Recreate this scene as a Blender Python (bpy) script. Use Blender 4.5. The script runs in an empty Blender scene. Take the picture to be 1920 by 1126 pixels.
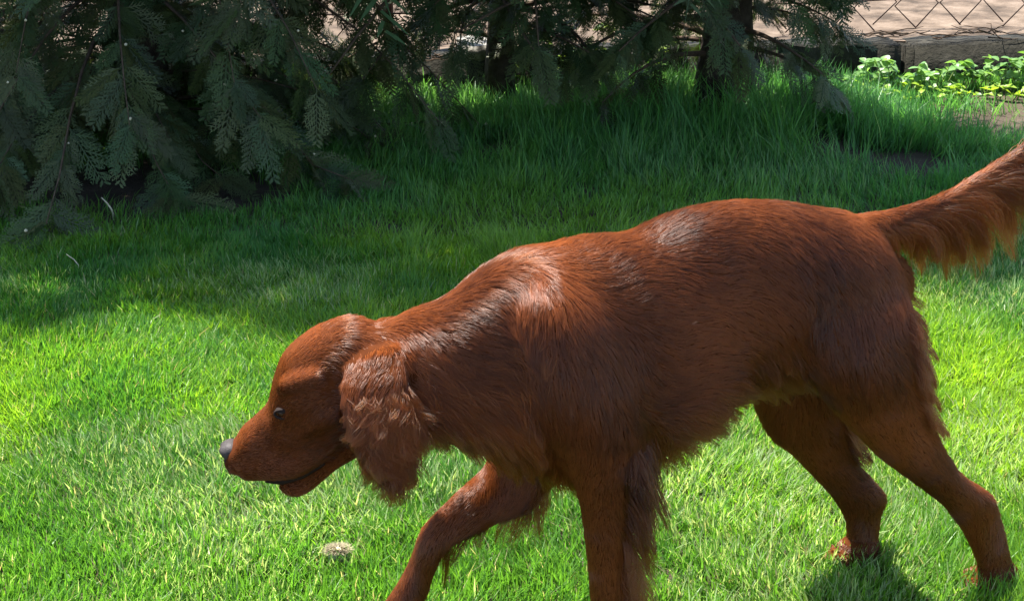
import bpy, bmesh, math, random
import numpy as np
from mathutils import Vector, Matrix, kdtree

random.seed(7)
rng = np.random.default_rng(7)
scene = bpy.context.scene
COL = scene.collection
R = math.radians

# ------------------------------------------------------------------ camera
CAM_H, PITCH, FPX = 1.37, R(20.0), 3200.0
cam_d = bpy.data.cameras.new('camera')
cam_d.sensor_width = 36.0
cam_d.lens = 36.0 * FPX / 1920.0
cam_d.clip_start = 0.05
cam_d.clip_end = 500.0
cam = bpy.data.objects.new('camera', cam_d)
cam.location = (0, 0, CAM_H)
cam.rotation_euler = (math.pi / 2 - PITCH, 0, 0)
COL.objects.link(cam)
scene.camera = cam

# ------------------------------------------------------------------ sky and sun
SUN = Vector((-0.27, 0.25, 0.93)).normalized()
world = bpy.data.worlds.new('World')
scene.world = world
world.use_nodes = True
wn = world.node_tree.nodes
sky = wn.new('ShaderNodeTexSky')
sky.sky_type = 'NISHITA'
sky.sun_disc = False
sky.sun_elevation = math.asin(SUN.z)
sky.sun_rotation = math.atan2(SUN.x, SUN.y)
bg = wn['Background']
bg.inputs['Strength'].default_value = 0.108
world.node_tree.links.new(sky.outputs[0], bg.inputs['Color'])
sl = bpy.data.lights.new('sun', 'SUN')
sl.energy = 5.0
sl.angle = R(0.53)
sl.color = (1.0, 0.955, 0.88)
so = bpy.data.objects.new('sun', sl)
so.rotation_euler = SUN.to_track_quat('Z', 'Y').to_euler()
so.location = (0, 3, 8)
COL.objects.link(so)
vs = scene.view_settings
vs.view_transform = 'Standard'
vs.look = 'None'
vs.gamma = 1.0
vs.use_curve_mapping = False
vs.exposure = 1.9
scene.render.engine = 'CYCLES'
cy = scene.cycles
cy.max_bounces = 10
cy.diffuse_bounces = 3
cy.glossy_bounces = 3
cy.transmission_bounces = 6
cy.transparent_max_bounces = 8
cy.sample_clamp_indirect = 4.0
try:
    cy.use_denoising = True
except Exception:
    pass
try:
    scene.cycles_curves.shape = 'RIBBONS'
except Exception:
    pass

# ------------------------------------------------------------------ helpers
def obj(name, data, parent=None, mat=None, **props):
    o = bpy.data.objects.new(name, data)
    COL.objects.link(o)
    if parent is not None:
        o.parent = parent
    if mat is not None and data is not None:
        data.materials.append(mat)
    for k, v in props.items():
        o[k] = v
    return o

def empty(name, loc, **props):
    o = bpy.data.objects.new(name, None)
    o.empty_display_size = 0.1
    o.location = loc
    COL.objects.link(o)
    for k, v in props.items():
        o[k] = v
    return o

def np_mesh(name, V, loops, sizes, smooth=True, cols=None):
    """fast mesh from numpy: V (n,3), flat loop vertex indices, face sizes"""
    me = bpy.data.meshes.new(name)
    V = np.ascontiguousarray(V, dtype=np.float32)
    loops = np.ascontiguousarray(loops, dtype=np.int32).ravel()
    sizes = np.ascontiguousarray(sizes, dtype=np.int32)
    me.vertices.add(len(V))
    me.vertices.foreach_set('co', V.ravel())
    me.loops.add(len(loops))
    me.loops.foreach_set('vertex_index', loops)
    me.polygons.add(len(sizes))
    starts = np.concatenate([[0], np.cumsum(sizes)[:-1]]).astype(np.int32)
    me.polygons.foreach_set('loop_start', starts)
    me.polygons.foreach_set('loop_total', sizes)
    me.update(calc_edges=True)
    if smooth:
        me.polygons.foreach_set('use_smooth', np.ones(len(sizes), dtype=bool))
    if cols is not None:
        a = me.color_attributes.new('tint', 'FLOAT_COLOR', 'POINT')
        c4 = np.ones((len(V), 4), dtype=np.float32)
        c4[:, :cols.shape[1]] = cols
        a.data.foreach_set('color', c4.ravel())
    me.validate()
    return me

def lattice_hash(ix, iy, seed):
    h = (ix * 374761393 + iy * 668265263 + seed * 982451653) & 0xFFFFFFFF
    h = ((h ^ (h >> 13)) * 1274126177) & 0xFFFFFFFF
    h = h ^ (h >> 16)
    return (h & 0xFFFF) / 65535.0

def noise2(x, y, freq, seed=0):
    x = np.asarray(x) * freq + 500.0
    y = np.asarray(y) * freq + 500.0
    ix = np.floor(x).astype(np.int64); iy = np.floor(y).astype(np.int64)
    fx = x - ix; fy = y - iy
    fx = fx * fx * (3 - 2 * fx); fy = fy * fy * (3 - 2 * fy)
    a = lattice_hash(ix, iy, seed); b = lattice_hash(ix + 1, iy, seed)
    c = lattice_hash(ix, iy + 1, seed); d = lattice_hash(ix + 1, iy + 1, seed)
    return (a * (1 - fx) + b * fx) * (1 - fy) + (c * (1 - fx) + d * fx) * fy

CP, SP = math.cos(PITCH), math.sin(PITCH)
def ray(px, py):
    a = (px - 960.0) / FPX; b = -(py - 563.0) / FPX
    return Vector((a, b * SP + CP, b * CP - SP))
def on_ground(px, py, z=0.0):
    d = ray(px, py)
    t = (z - CAM_H) / d.z
    return Vector((d.x * t, d.y * t, z))
def at_depth(px, py, Y):
    d = ray(px, py)
    t = Y / d.y
    return Vector((d.x * t, Y, CAM_H + d.z * t))
def project(P):
    """world (n,3) -> photo pixels"""
    P = np.asarray(P, dtype=float)
    X = P[:, 0]; Y = P[:, 1]; Z = P[:, 2] - CAM_H
    zc = Y * CP - Z * SP
    yc = Y * SP + Z * CP
    return 960 + FPX * X / zc, 563 - FPX * yc / zc

# ------------------------------------------------------------------ materials
def new_mat(name):
    m = bpy.data.materials.new(name)
    m.use_nodes = True
    nt = m.node_tree
    p = nt.nodes['Principled BSDF']
    return m, nt, p

def noise_mat(name, stops, scale=8.0, detail=8.0, rough=0.9, bump=0.3, bump_scale=None, spec=0.2, dist=0.01):
    m, nt, p = new_mat(name)
    tc = nt.nodes.new('ShaderNodeTexCoord')
    n = nt.nodes.new('ShaderNodeTexNoise')
    n.inputs['Scale'].default_value = scale
    n.inputs['Detail'].default_value = detail
    n.inputs['Roughness'].default_value = 0.65
    nt.links.new(tc.outputs['Object'], n.inputs['Vector'])
    cr = nt.nodes.new('ShaderNodeValToRGB')
    els = cr.color_ramp.elements
    while len(els) < len(stops):
        els.new(0.5)
    for e, (pos, c) in zip(els, stops):
        e.position = pos
        e.color = (*c, 1)
    nt.links.new(n.outputs['Fac'], cr.inputs['Fac'])
    nt.links.new(cr.outputs['Color'], p.inputs['Base Color'])
    p.inputs['Roughness'].default_value = rough
    p.inputs['Specular IOR Level'].default_value = spec
    if bump:
        n2 = nt.nodes.new('ShaderNodeTexNoise')
        n2.inputs['Scale'].default_value = bump_scale or scale * 4
        n2.inputs['Detail'].default_value = 6
        nt.links.new(tc.outputs['Object'], n2.inputs['Vector'])
        b = nt.nodes.new('ShaderNodeBump')
        b.inputs['Strength'].default_value = bump
        b.inputs['Distance'].default_value = dist
        nt.links.new(n2.outputs['Fac'], b.inputs['Height'])
        nt.links.new(b.outputs['Normal'], p.inputs['Normal'])
    return m

def leaf_mat(name, trans=0.5, rough=0.45, spec=0.35, tgain=(1.65, 1.6, 0.9)):
    """thin leaf: tint attribute drives reflected and transmitted colour"""
    m, nt, p = new_mat(name)
    at = nt.nodes.new('ShaderNodeAttribute')
    at.attribute_name = 'tint'
    nt.links.new(at.outputs['Color'], p.inputs['Base Color'])
    p.inputs['Roughness'].default_value = rough
    p.inputs['Specular IOR Level'].default_value = spec
    tr = nt.nodes.new('ShaderNodeBsdfTranslucent')
    mu = nt.nodes.new('ShaderNodeMix')
    mu.data_type = 'RGBA'; mu.blend_type = 'MULTIPLY'
    mu.inputs['Factor'].default_value = 1.0
    nt.links.new(at.outputs['Color'], mu.inputs['A'])
    mu.inputs['B'].default_value = (*tgain, 1)
    nt.links.new(mu.outputs['Result'], tr.inputs['Color'])
    mx = nt.nodes.new('ShaderNodeMixShader')
    mx.inputs['Fac'].default_value = trans
    nt.links.new(p.outputs[0], mx.inputs[1])
    nt.links.new(tr.outputs[0], mx.inputs[2])
    nt.links.new(mx.outputs[0], nt.nodes['Material Output'].inputs['Surface'])
    return m

M_SOIL = noise_mat('soil', [(0.3, (0.035, 0.027, 0.018)), (0.55, (0.06, 0.045, 0.031)), (0.75, (0.09, 0.07, 0.05))], 9, 9, 0.95, 0.6, 60)
M_SAND = noise_mat('sandy_ground', [(0.36, (0.045, 0.032, 0.022)), (0.5, (0.105, 0.076, 0.054)), (0.66, (0.165, 0.124, 0.092))], 7, 10, 0.95, 0.5, 70)
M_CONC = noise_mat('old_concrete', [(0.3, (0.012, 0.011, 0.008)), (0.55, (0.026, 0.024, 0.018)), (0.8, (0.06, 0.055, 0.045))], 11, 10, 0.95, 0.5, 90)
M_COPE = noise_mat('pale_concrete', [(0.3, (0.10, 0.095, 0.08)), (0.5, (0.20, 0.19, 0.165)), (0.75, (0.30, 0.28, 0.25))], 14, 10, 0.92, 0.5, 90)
M_BARK = noise_mat('bark', [(0.3, (0.022, 0.016, 0.012)), (0.55, (0.055, 0.042, 0.032)), (0.8, (0.10, 0.08, 0.06))], 25, 8, 0.95, 0.8, 60)
M_TWIG = noise_mat('twig_bark', [(0.3, (0.04, 0.026, 0.018)), (0.7, (0.11, 0.075, 0.05))], 40, 4, 0.9, 0.2, 90)
M_WIRE = noise_mat('rusty_wire', [(0.35, (0.035, 0.02, 0.018)), (0.7, (0.09, 0.05, 0.04))], 60, 4, 0.7, 0.0)
M_STRAW = noise_mat('straw', [(0.3, (0.42, 0.36, 0.22)), (0.7, (0.62, 0.56, 0.40))], 60, 4, 0.7, 0.0)
M_GRASS = leaf_mat('grass_blade', 0.5, 0.42, 0.4)
M_CONIFER = leaf_mat('conifer_spray', 0.22, 0.5, 0.3, (1.3, 1.4, 0.7))
M_LEAF = leaf_mat('broad_leaf', 0.42, 0.38, 0.4)
M_MOSS = leaf_mat('moss', 0.2, 0.8, 0.1)

# ------------------------------------------------------------------ ground
WALL_A = on_ground(690, 186); WALL_B = on_ground(1750, 152)
wdir = (WALL_B - WALL_A).normalized()
wnor = Vector((-wdir.y, wdir.x, 0))       # pointing away from the camera
WALL_H = 0.135
def wall_pt(s, b=0.0, z=0.0):
    p = WALL_A + wdir * s + wnor * b
    return Vector((p.x, p.y, z))

def ground_z(x, y):
    return 0.012 * (noise2(x, y, 1.3, 3) - 0.5) + 0.008 * (noise2(x, y, 4.0, 4) - 0.5)

def grid_mesh(name, xs, ys, zf):
    X, Y = np.meshgrid(xs, ys)
    V = np.stack([X.ravel(), Y.ravel(), zf(X.ravel(), Y.ravel())], 1)
    nx, ny = len(xs), len(ys)
    i = np.arange((nx - 1) * (ny - 1)); r = i // (nx - 1); c = i % (nx - 1)
    a = r * nx + c
    F = np.stack([a, a + 1, a + nx + 1, a + nx], 1)
    return np_mesh(name, V, F, np.full(len(F), 4))

gx = np.concatenate([[-200, -60, -20, -8], np.linspace(-4, 4, 121), [8, 20, 60, 200]])
gy = np.concatenate([[-200, -60, -15, -4], np.linspace(0.5, 7, 111), [12, 40, 200]])
obj('lawn_ground', grid_mesh('lawn_ground', gx, gy, ground_z), mat=M_SOIL, kind='structure')

# ------------------------------------------------------------------ raised ground behind the wall
def raised():
    ss = np.concatenate([[-60, -20, -8], np.linspace(-5, 6, 89), [9, 22, 60]])
    bs = np.concatenate([np.linspace(0.10, 3.1, 41), [6, 15, 40, 120]])
    S, B = np.meshgrid(ss, bs)
    S = S.ravel(); B = B.ravel()
    P = np.array([WALL_A.x, WALL_A.y])[None] + S[:, None] * np.array([wdir.x, wdir.y]) + B[:, None] * np.array([wnor.x, wnor.y])
    z = WALL_H - 0.02 + 0.03 * (noise2(S, B, 2.2, 11) - 0.3) + 0.03 * np.clip(B - 0.1, 0, 1.5)
    V = np.stack([P[:, 0], P[:, 1], z], 1)
    nx, ny = len(ss), len(bs)
    i = np.arange((nx - 1) * (ny - 1)); r = i // (nx - 1); c = i % (nx - 1)
    a = r * nx + c
    F = np.stack([a, a + 1, a + nx + 1, a + nx], 1)
    return np_mesh('raised_ground', V, F, np.full(len(F), 4))
obj('raised_ground', raised(), mat=M_SAND, kind='structure')

# ------------------------------------------------------------------ low wall of concrete blocks
def rough_block(L, D, H, seed, n=(14, 4, 4), amp=0.006):
    bm = bmesh.new()
    bmesh.ops.create_cube(bm, size=1.0)
    bmesh.ops.bevel(bm, geom=list(bm.edges), offset=0.03, segments=2, affect='EDGES')
    bmesh.ops.subdivide_edges(bm, edges=[e for e in bm.edges if abs((e.verts[0].co - e.verts[1].co).x) > 0.5], cuts=n[0], use_grid_fill=True)
    r = random.Random(seed)
    for v in bm.verts:
        v.co = Vector((v.co.x * L, v.co.y * D, v.co.z * H))
        k = amp
        v.co += Vector((r.uniform(-k, k), r.uniform(-k, k), r.uniform(-k, k)))
    me = bpy.data.meshes.new('concrete_block')
    bm.to_mesh(me); bm.free()
    for p in me.polygons: p.use_smooth = True
    return me

wall = empty('retaining_wall', WALL_A, label='low mossy concrete retaining wall running behind the conifer trunks', category='wall')
s = -4.6
k = 0
while s < 6.0:
    L = random.uniform(0.95, 1.35)
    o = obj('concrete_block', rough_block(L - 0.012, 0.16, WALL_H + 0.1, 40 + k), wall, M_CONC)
    p = wall_pt(s + L / 2, 0.08 + random.uniform(-0.006, 0.006), (WALL_H - 0.1) / 2 + random.uniform(-0.006, 0.004))
    o.location = p - Vector(WALL_A)
    o.rotation_euler = (random.uniform(-.02, .02), random.uniform(-.006, .006), math.atan2(wdir.y, wdir.x))
    s += L; k += 1
# the raised coping stone that catches the light
cs = at_depth(903, 98, WALL_A.y + 0.13)
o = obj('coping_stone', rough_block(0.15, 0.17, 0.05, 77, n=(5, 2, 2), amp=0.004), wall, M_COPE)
o.location = Vector((cs.x, WALL_A.y + 0.12, WALL_H + 0.022)) - Vector(WALL_A)
o.rotation_euler = (0.03, -0.04, math.atan2(wdir.y, wdir.x) + 0.1)

# ------------------------------------------------------------------ blades (grass, moss)
def blades(name, root, h, w, lean, bend, col, mat, parent=None, yaw=None, **props):
    """root (n,3), h, w, lean (n,), bend (n,), col (n,3); five-vertex curved blades"""
    n = len(root)
    yaw = rng.uniform(0, 2 * np.pi, n) if yaw is None else yaw
    dx, dy = np.cos(yaw), np.sin(yaw)           # lean direction
    fa = yaw + np.pi / 2 + rng.normal(0, 0.5, n)
    sx, sy = np.cos(fa), np.sin(fa)             # width direction
    V = np.zeros((n, 5, 3))
    for i, (t, ww) in enumerate(((0.0, 0.85), (0.55, 1.0))):
        off = h * (lean * t + bend * t * t)
        zz = h * t * np.sqrt(np.clip(1 - (lean + bend * t) ** 2 * 0.5, 0.15, 1))
        c = root + np.stack([dx * off, dy * off, zz], 1)
        e = np.stack([sx * w * ww * 0.5, sy * w * ww * 0.5, np.zeros(n)], 1)
        V[:, 2 * i] = c - e; V[:, 2 * i + 1] = c + e
    off = h * (lean + bend)
    zz = h * np.sqrt(np.clip(1 - (lean + bend) ** 2 * 0.5, 0.12, 1))
    V[:, 4] = root + np.stack([dx * off, dy * off, zz], 1)
    b = np.arange(n)[:, None] * 5
    L = np.concatenate([b + np.array([[0, 1, 3, 2]]), b + np.array([[2, 3, 4]])], 1)
    sizes = np.tile([4, 3], n)
    C = np.repeat(col[:, None, :], 5, 1)
    C[:, 0:2] *= 0.75
    me = np_mesh(name, V.reshape(-1, 3), L, sizes, True, C.reshape(-1, 3))
    return obj(name, me, parent, mat, **props)

# bare patches given in photo pixels -> ground
bare = []
for px, py, rx, ry in ((1560, 285, .09, .16), (1705, 312, .15, .13), (1890, 235, .22, .22), (1900, 190, .2, .12),
                       (270, 352, .34, .26), (430, 365, .18, .14), (100, 350, .2, .14), (935, 285, .06, .07), (1340, 225, .2, .12)):
    g = on_ground(px, py)
    bare.append((g.x, g.y, rx, ry))

def make_grass():
    pts = []
    def add(n, y0, y1, k0, k1):
        y = rng.uniform(y0, y1, n)
        hw = k0 + k1 * y
        x = rng.uniform(-1, 1, n) * (k0 + k1 * y1)
        m = np.abs(x) < hw
        pts.append(np.stack([x[m], y[m]], 1))
    add(30000, 1.5, 2.2, 0.5, 0.36)
    add(330000, 2.2, 4.2, 0.22, 0.335)
    add(170000, 4.2, 6.4, 0.25, 0.34)
    # beyond the frame, thinner
    n = 60000
    x = rng.uniform(-5, 5, n); y = rng.uniform(0.3, 6.6, n)
    m = (np.abs(x) > 0.25 + 0.335 * y) | (y < 1.5)
    pts.append(np.stack([x[m], y[m]], 1))
    P = np.concatenate(pts)
    # stay in front of the wall
    b = (P[:, 0] - WALL_A.x) * wnor.x + (P[:, 1] - WALL_A.y) * wnor.y
    keep = b < -0.01
    # bare soil
    dens = np.ones(len(P))
    edge = 0.5 * (noise2(P[:, 0], P[:, 1], 14, 8) - 0.5)
    for bx, by, rx, ry in bare:
        q = ((P[:, 0] - bx) / (1.35 * rx)) ** 2 + ((P[:, 1] - by) / (1.35 * ry)) ** 2
        dens *= np.clip((q + edge) * 1.2 - 0.35, 0.02, 1)
    # thinner tufting
    dens *= np.clip(0.55 + 1.1 * noise2(P[:, 0], P[:, 1], 9, 21), 0.35, 1)
    keep &= rng.uniform(0, 1, len(P)) < dens
    P = P[keep]
    x, y = P[:, 0], P[:, 1]
    n = len(P)
    root = np.stack([x, y, ground_z(x, y) - 0.003], 1)
    px, py = project(root)
    big = noise2(x, y, 1.6, 31); mid = noise2(x, y, 5.0, 32); fine = noise2(x, y, 17.0, 33)
    h = rng.uniform(0.026, 0.05, n) * (0.75 + 0.55 * fine)
    # uncut grass near the wall, trunks and under the trees
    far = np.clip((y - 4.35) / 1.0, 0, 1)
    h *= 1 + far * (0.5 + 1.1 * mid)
    tall = (rng.uniform(0, 1, n) < 0.10 * far)
    h[tall] *= 1.5
    h *= 1 - 0.45 * np.clip((x - 1.05) / 0.3, 0, 1) * np.clip((y - 5.2) / 0.4, 0, 1)
    trunkg = on_ground(1340, 215)
    q = np.exp(-(((x - trunkg.x) / 0.5) ** 2 + ((y - trunkg.y + 0.25) / 0.4) ** 2))
    h *= 1 + 0.9 * q
    w = rng.uniform(0.0018, 0.0033, n) * (1 + 0.35 * far)
    lean = np.abs(rng.normal(0.22, 0.22, n)) + 0.15 * (mid > 0.62)
    bend = np.abs(rng.normal(0.22, 0.2, n))
    # combed patches
    yaw = rng.uniform(0, 2 * np.pi, n)
    comb = noise2(x, y, 2.4, 41) * 4 * np.pi
    cm = rng.uniform(0, 1, n) < 0.45
    yaw[cm] = comb[cm] + rng.normal(0, 0.6, cm.sum())
    # colours
    c1 = np.array([0.090, 0.235, 0.016]); c2 = np.array([0.205, 0.345, 0.024]); c3 = np.array([0.045, 0.165, 0.026])
    t = np.clip(0.5 + 1.6 * (big - 0.5) + 0.8 * (mid - 0.5) + rng.normal(0, 0.22, n), 0, 1)[:, None]
    col = c3 * (1 - t) ** 2 + c1 * 2 * t * (1 - t) + c2 * t ** 2
    # nearer the house the lawn is yellower
    near = np.clip((3.3 - y) / 1.2, 0, 1)[:, None]
    col = col * (1 - 0.35 * near) + np.array([0.19, 0.34, 0.018]) * 0.35 * near
    pale = noise2(x, y, 2.1, 51)
    pm = (rng.uniform(0, 1, n) < np.clip((pale - 0.55) * 1.8, 0.02, 0.4))
    col[pm] = np.array([0.29, 0.39, 0.17]) * rng.uniform(0.7, 1.15, pm.sum())[:, None]
    dry = rng.uniform(0, 1, n) < 0.022
    col[dry] = np.array([0.42, 0.38, 0.20]) * rng.uniform(0.6, 1.1, dry.sum())[:, None]
    col *= rng.uniform(0.8, 1.2, n)[:, None]
    shady = np.clip((y - 3.9) / 0.6, 0, 1)[:, None]      # lifts the tree-shaded strip by colour: bluish fill of the shade painted in
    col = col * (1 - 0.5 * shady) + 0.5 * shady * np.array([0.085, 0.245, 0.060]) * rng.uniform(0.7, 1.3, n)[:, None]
    # second step of the painted shade tone: cool green towards the wall
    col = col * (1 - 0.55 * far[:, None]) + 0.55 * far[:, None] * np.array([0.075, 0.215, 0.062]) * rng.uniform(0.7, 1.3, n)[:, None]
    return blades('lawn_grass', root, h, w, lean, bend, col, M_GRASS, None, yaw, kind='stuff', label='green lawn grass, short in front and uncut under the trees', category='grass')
make_grass()

# moss and dry growth on the wall edge
def make_moss():
    n = 38000
    s_ = rng.uniform(-3.5, 5.5, n); b = np.abs(rng.normal(0, 0.13, n)) - 0.012
    m = (noise2(s_, b, 3.0, 61) > 0.42)
    s_, b = s_[m], b[m]; n = len(s_)
    P = np.array([[WALL_A.x, WALL_A.y]]) + s_[:, None] * np.array([[wdir.x, wdir.y]]) + b[:, None] * np.array([[wnor.x, wnor.y]])
    z = WALL_H + 0.004 + np.clip(b - 0.1, 0, 0.3) * 0.1
    root = np.stack([P[:, 0], P[:, 1], z], 1)
    h = rng.uniform(0.016, 0.042, n) * (0.4 + 1.2 * noise2(s_, b, 8, 62))
    t = noise2(s_, b, 4, 63)[:, None]
    col = np.array([0.085, 0.085, 0.012]) * t + np.array([0.085, 0.06, 0.03]) * (1 - t)
    col = col * rng.uniform(0.6, 1.2, n)[:, None]
    blades('moss', root, h, rng.uniform(0.003, 0.006, n), np.abs(rng.normal(0.4, 0.3, n)), np.abs(rng.normal(0.3, 0.2, n)), col, M_MOSS, wall, kind='stuff')
make_moss()

# ------------------------------------------------------------------ tubes
def tube(points, radii, sides=6, name='tube', cap=True):
    P = [Vector(p) for p in points]
    V = []; F = []; n = len(P)
    up = Vector((0, 0, 1))
    prev = None
    for i in range(n):
        d = (P[min(i + 1, n - 1)] - P[max(i - 1, 0)]).normalized()
        if prev is None:
            a = d.cross(up if abs(d.z) < 0.9 else Vector((1, 0, 0))).normalized()
        else:
            a = (prev - d * prev.dot(d)).normalized()
        prev = a
        b = d.cross(a)
        for k in range(sides):
            t = 2 * math.pi * k / sides
            V.append(P[i] + (a * math.cos(t) + b * math.sin(t)) * radii[i])
    for i in range(n - 1):
        for k in range(sides):
            k2 = (k + 1) % sides
            F.append((i * sides + k, i * sides + k2, (i + 1) * sides + k2, (i + 1) * sides + k))
    if cap:
        F.append(tuple(range(sides))[::-1]); F.append(tuple((n - 1) * sides + k for k in range(sides)))
    me = bpy.data.meshes.new(name)
    me.from_pydata([tuple(v) for v in V], [], F)
    for p in me.polygons: p.use_smooth = True
    return me

# ------------------------------------------------------------------ conifers
def frond_template(seed, nl=10, sub=4, detail=True):
    """flat scale-leaf spray, unit length along +X, in the XY plane, slightly cupped"""
    r = random.Random(seed)
    V = []; F = []; T = []
    def ribbon(p, ang, L, w, t0, nseg=3):
        d = Vector((math.cos(ang), math.sin(ang), 0)); sd = Vector((-d.y, d.x, 0))
        base = len(V)
        curl = r.uniform(-0.25, 0.05)
        prof = {3: (0.55, 1.0, 0.8, 0.0), 2: (0.7, 1.0, 0.0), 1: (0.9, 0.0)}[nseg]
        for i in range(nseg + 1):
            u = i / nseg
            c = p + d * (L * u) + Vector((0, 0, curl * L * u * u))
            ww = w * prof[i]
            if i == nseg:
                V.append(c); T.append(t0 + 0.3 * u)
            else:
                V.append(c - sd * ww * 0.5); V.append(c + sd * ww * 0.5); T.extend([t0 + 0.3 * u] * 2)
        for i in range(nseg):
            a = base + 2 * i
            if i == nseg - 1:
                F.append((a, a + 1, a + 2))
            else:
                F.append((a, a + 1, a + 3, a + 2))
    ribbon(Vector((0, 0, 0)), 0, 1.0, 0.022, 0.2)
    for side in (-1, 1):
        for i in range(nl):
            u = 0.08 + 0.88 * (i + (0.5 if side > 0 else 0)) / nl + r.uniform(-.01, .01)
            prof = min(1.0, 0.45 + 1.6 * u) * (1 - u) ** 0.75
            L = (0.42 * prof + 0.05) * r.uniform(0.75, 1.15)
            a = side * R(r.uniform(36, 50))
            p = Vector((u, 0, -0.10 * u * u))
            ribbon(p, a + r.gauss(0, 0.08), L, 0.026, 0.4, 2)
            if detail:
                d = Vector((math.cos(a), math.sin(a), 0))
                for j in range(sub):
                    v = (j + 1) / (sub + 1.0)
                    for s2 in (-1, 1):
                        ribbon(p + d * (L * v), a + s2 * R(r.uniform(30, 42)), L * 0.46 * (1.2 - v) * r.uniform(0.7, 1.2), 0.024, 0.6, 1)
    return np.array([tuple(v) for v in V]), F, np.array(T)

def pack(tmpl):
    V, F, T = tmpl
    sizes = np.array([len(f) for f in F]); loops = np.concatenate([np.array(f) for f in F])
    return V, loops, sizes, T
FR_HI = [pack(frond_template(i)) for i in range(6)]
FR_LO = [pack(frond_template(20 + i, nl=7, detail=False)) for i in range(3)]

def frond_frame(axis, nrm):
    x = axis.normalized()
    z = (nrm - x * nrm.dot(x))
    if z.length < 1e-4: z = x.orthogonal()
    z.normalize()
    y = z.cross(x)
    return np.array([[x.x, y.x, z.x], [x.y, y.y, z.y], [x.z, y.z, z.z]])

def build_fronds(name, items, parent, base, green, mat):
    Vs, Ls, Ss, Cs = [], [], [], []
    off = 0
    for hi, pos, axis, nrm, size, tone in items:
        V, loops, sizes, T = random.choice(FR_HI if hi else FR_LO)
        Rm = frond_frame(axis, nrm)
        wv = 1.0 if hi else 1.6
        Q = V * np.array([1, 1.0, 1.0]) * size
        W = Q @ Rm.T + np.array(pos)
        Vs.append(W); Ls.append(loops + off); Ss.append(sizes)
        g = np.array(green[0])[None] * (1 - T[:, None]) + np.array(green[1])[None] * T[:, None]
        Cs.append(g * tone)
        off += len(V)
    me = np_mesh(name, np.concatenate(Vs), np.concatenate(Ls), np.concatenate(Ss), False, np.concatenate(Cs))
    o = obj(name, me, parent, mat)
    return o

def conifer(label, base, trunk_r, height, limbs, greens, lean=(0, 0), group=None, crown_seed=1, cones=0, skip=None):
    """limbs: list of dicts z, az, L, droop, rise, fsize, hi, nf"""
    r = random.Random(crown_seed)
    base = Vector(base)
    t = empty('conifer_tree', base, label=label, category='tree')
    if group: t['group'] = group
    n = 12
    pts = []; rad = []
    for i in range(n):
        u = i / (n - 1)
        z = -0.05 + u * height
        pts.append(Vector((lean[0] * u * height + 0.02 * math.sin(5 * u + crown_seed), lean[1] * u * height, z)))
        flare = 1 + 0.45 * math.exp(-max(z, 0) / 0.08)
        rad.append(trunk_r * flare * (1 - u) ** 0.8 + 0.006)
    tm = tube(pts, rad, 14, 'trunk')
    for v in tm.vertices:
        a = math.atan2(v.co.y, v.co.x)
        k = 1 + 0.07 * math.sin(7 * a + 3 * v.co.z) + 0.05 * math.sin(13 * a - 9 * v.co.z)
        v.co.x *= k; v.co.y *= k
    obj('trunk', tm, t, M_BARK)
    items = []; cone_pts = []
    for lb in limbs:
        if skip is not None and skip(lb): continue
        u0 = min(0.97, (lb['z'] + 0.05) / height)
        p0 = Vector((lean[0] * u0 * height, lean[1] * u0 * height, lb['z']))
        az = lb['az']; L = lb['L']
        h = Vector((math.cos(az), math.sin(az), 0)); sd = Vector((-h.y, h.x, 0))
        P = []; ns = 8
        wob = r.uniform(-0.12, 0.12)
        for i in range(ns):
            u = i / (ns - 1)
            P.append(p0 + h * (L * u) + sd * (wob * L * math.sin(2.6 * u)) + Vector((0, 0, L * (lb['rise'] * u - lb['droop'] * u * u))))
        # keep clear of the ground
        for q in P:
            q.z = max(q.z, 0.05)
        r0 = (0.006 + 0.010 * L) * lb.get('thick', 1.0)
        obj('branch', tube(P, [r0 * (1 - 0.85 * i / (ns - 1)) for i in range(ns)], 5, 'branch'), t, M_TWIG)
        nf = lb['nf']
        for j in range(nf):
            u = 1.0 if j < 2 else r.uniform(lb.get('u0', 0.18), 1.0) ** 0.8
            k = u * (ns - 1); i = min(int(k), ns - 2); f = k - i
            p = P[i].lerp(P[i + 1], f)
            tang = (P[i + 1] - P[i]).normalized()
            side = r.choice((-1, 1))
            out = lb.get('hang', 0.5)
            ax = tang * r.uniform(0.4, 1.0) + sd * side * r.uniform(0.2, 0.9) + Vector((0, 0, -1)) * (out * r.uniform(0.3, 1.3)) + Vector((r.gauss(0, .15), r.gauss(0, .15), r.gauss(0, .1)))
            ax.normalize()
            nrm = Vector((0, 0, 1)) * r.uniform(0.3, 1.0) + h * r.uniform(0.0, 0.9) + Vector((r.gauss(0, .35), r.gauss(0, .35), r.gauss(0, .2)))
            size = lb['fsize'] * r.uniform(0.65, 1.25)
            tip = p + ax * size
            if tip.z < 0.03:
                ax.z += (0.03 - tip.z) / size
                ax.normalize()
            tone = r.uniform(0.6, 1.2) * np.array([r.uniform(0.85, 1.5), 1.0, r.uniform(0.8, 1.2)])
            items.append((lb['hi'], p, ax, nrm, size, tone))
            if lb['hi'] and r.random() < 0.3:
                cone_pts.append(p + ax * size * r.uniform(0.15, 0.5) + Vector((0, 0, 0.006)))
    build_fronds('crown', items, t, base, greens, M_CONIFER)['kind'] = 'stuff'
    if cones:
        r.shuffle(cone_pts)
        bm = bmesh.new()
        for p in cone_pts[:cones]:
            bmesh.ops.create_icosphere(bm, subdivisions=1, radius=r.uniform(0.0035, 0.0055), matrix=Matrix.Translation(p))
        me = bpy.data.meshes.new('seed_cones'); bm.to_mesh(me); bm.free()
        for p in me.polygons: p.use_smooth = True
        obj('seed_cones', me, t, M_STRAW, kind='stuff')
    return t

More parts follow.
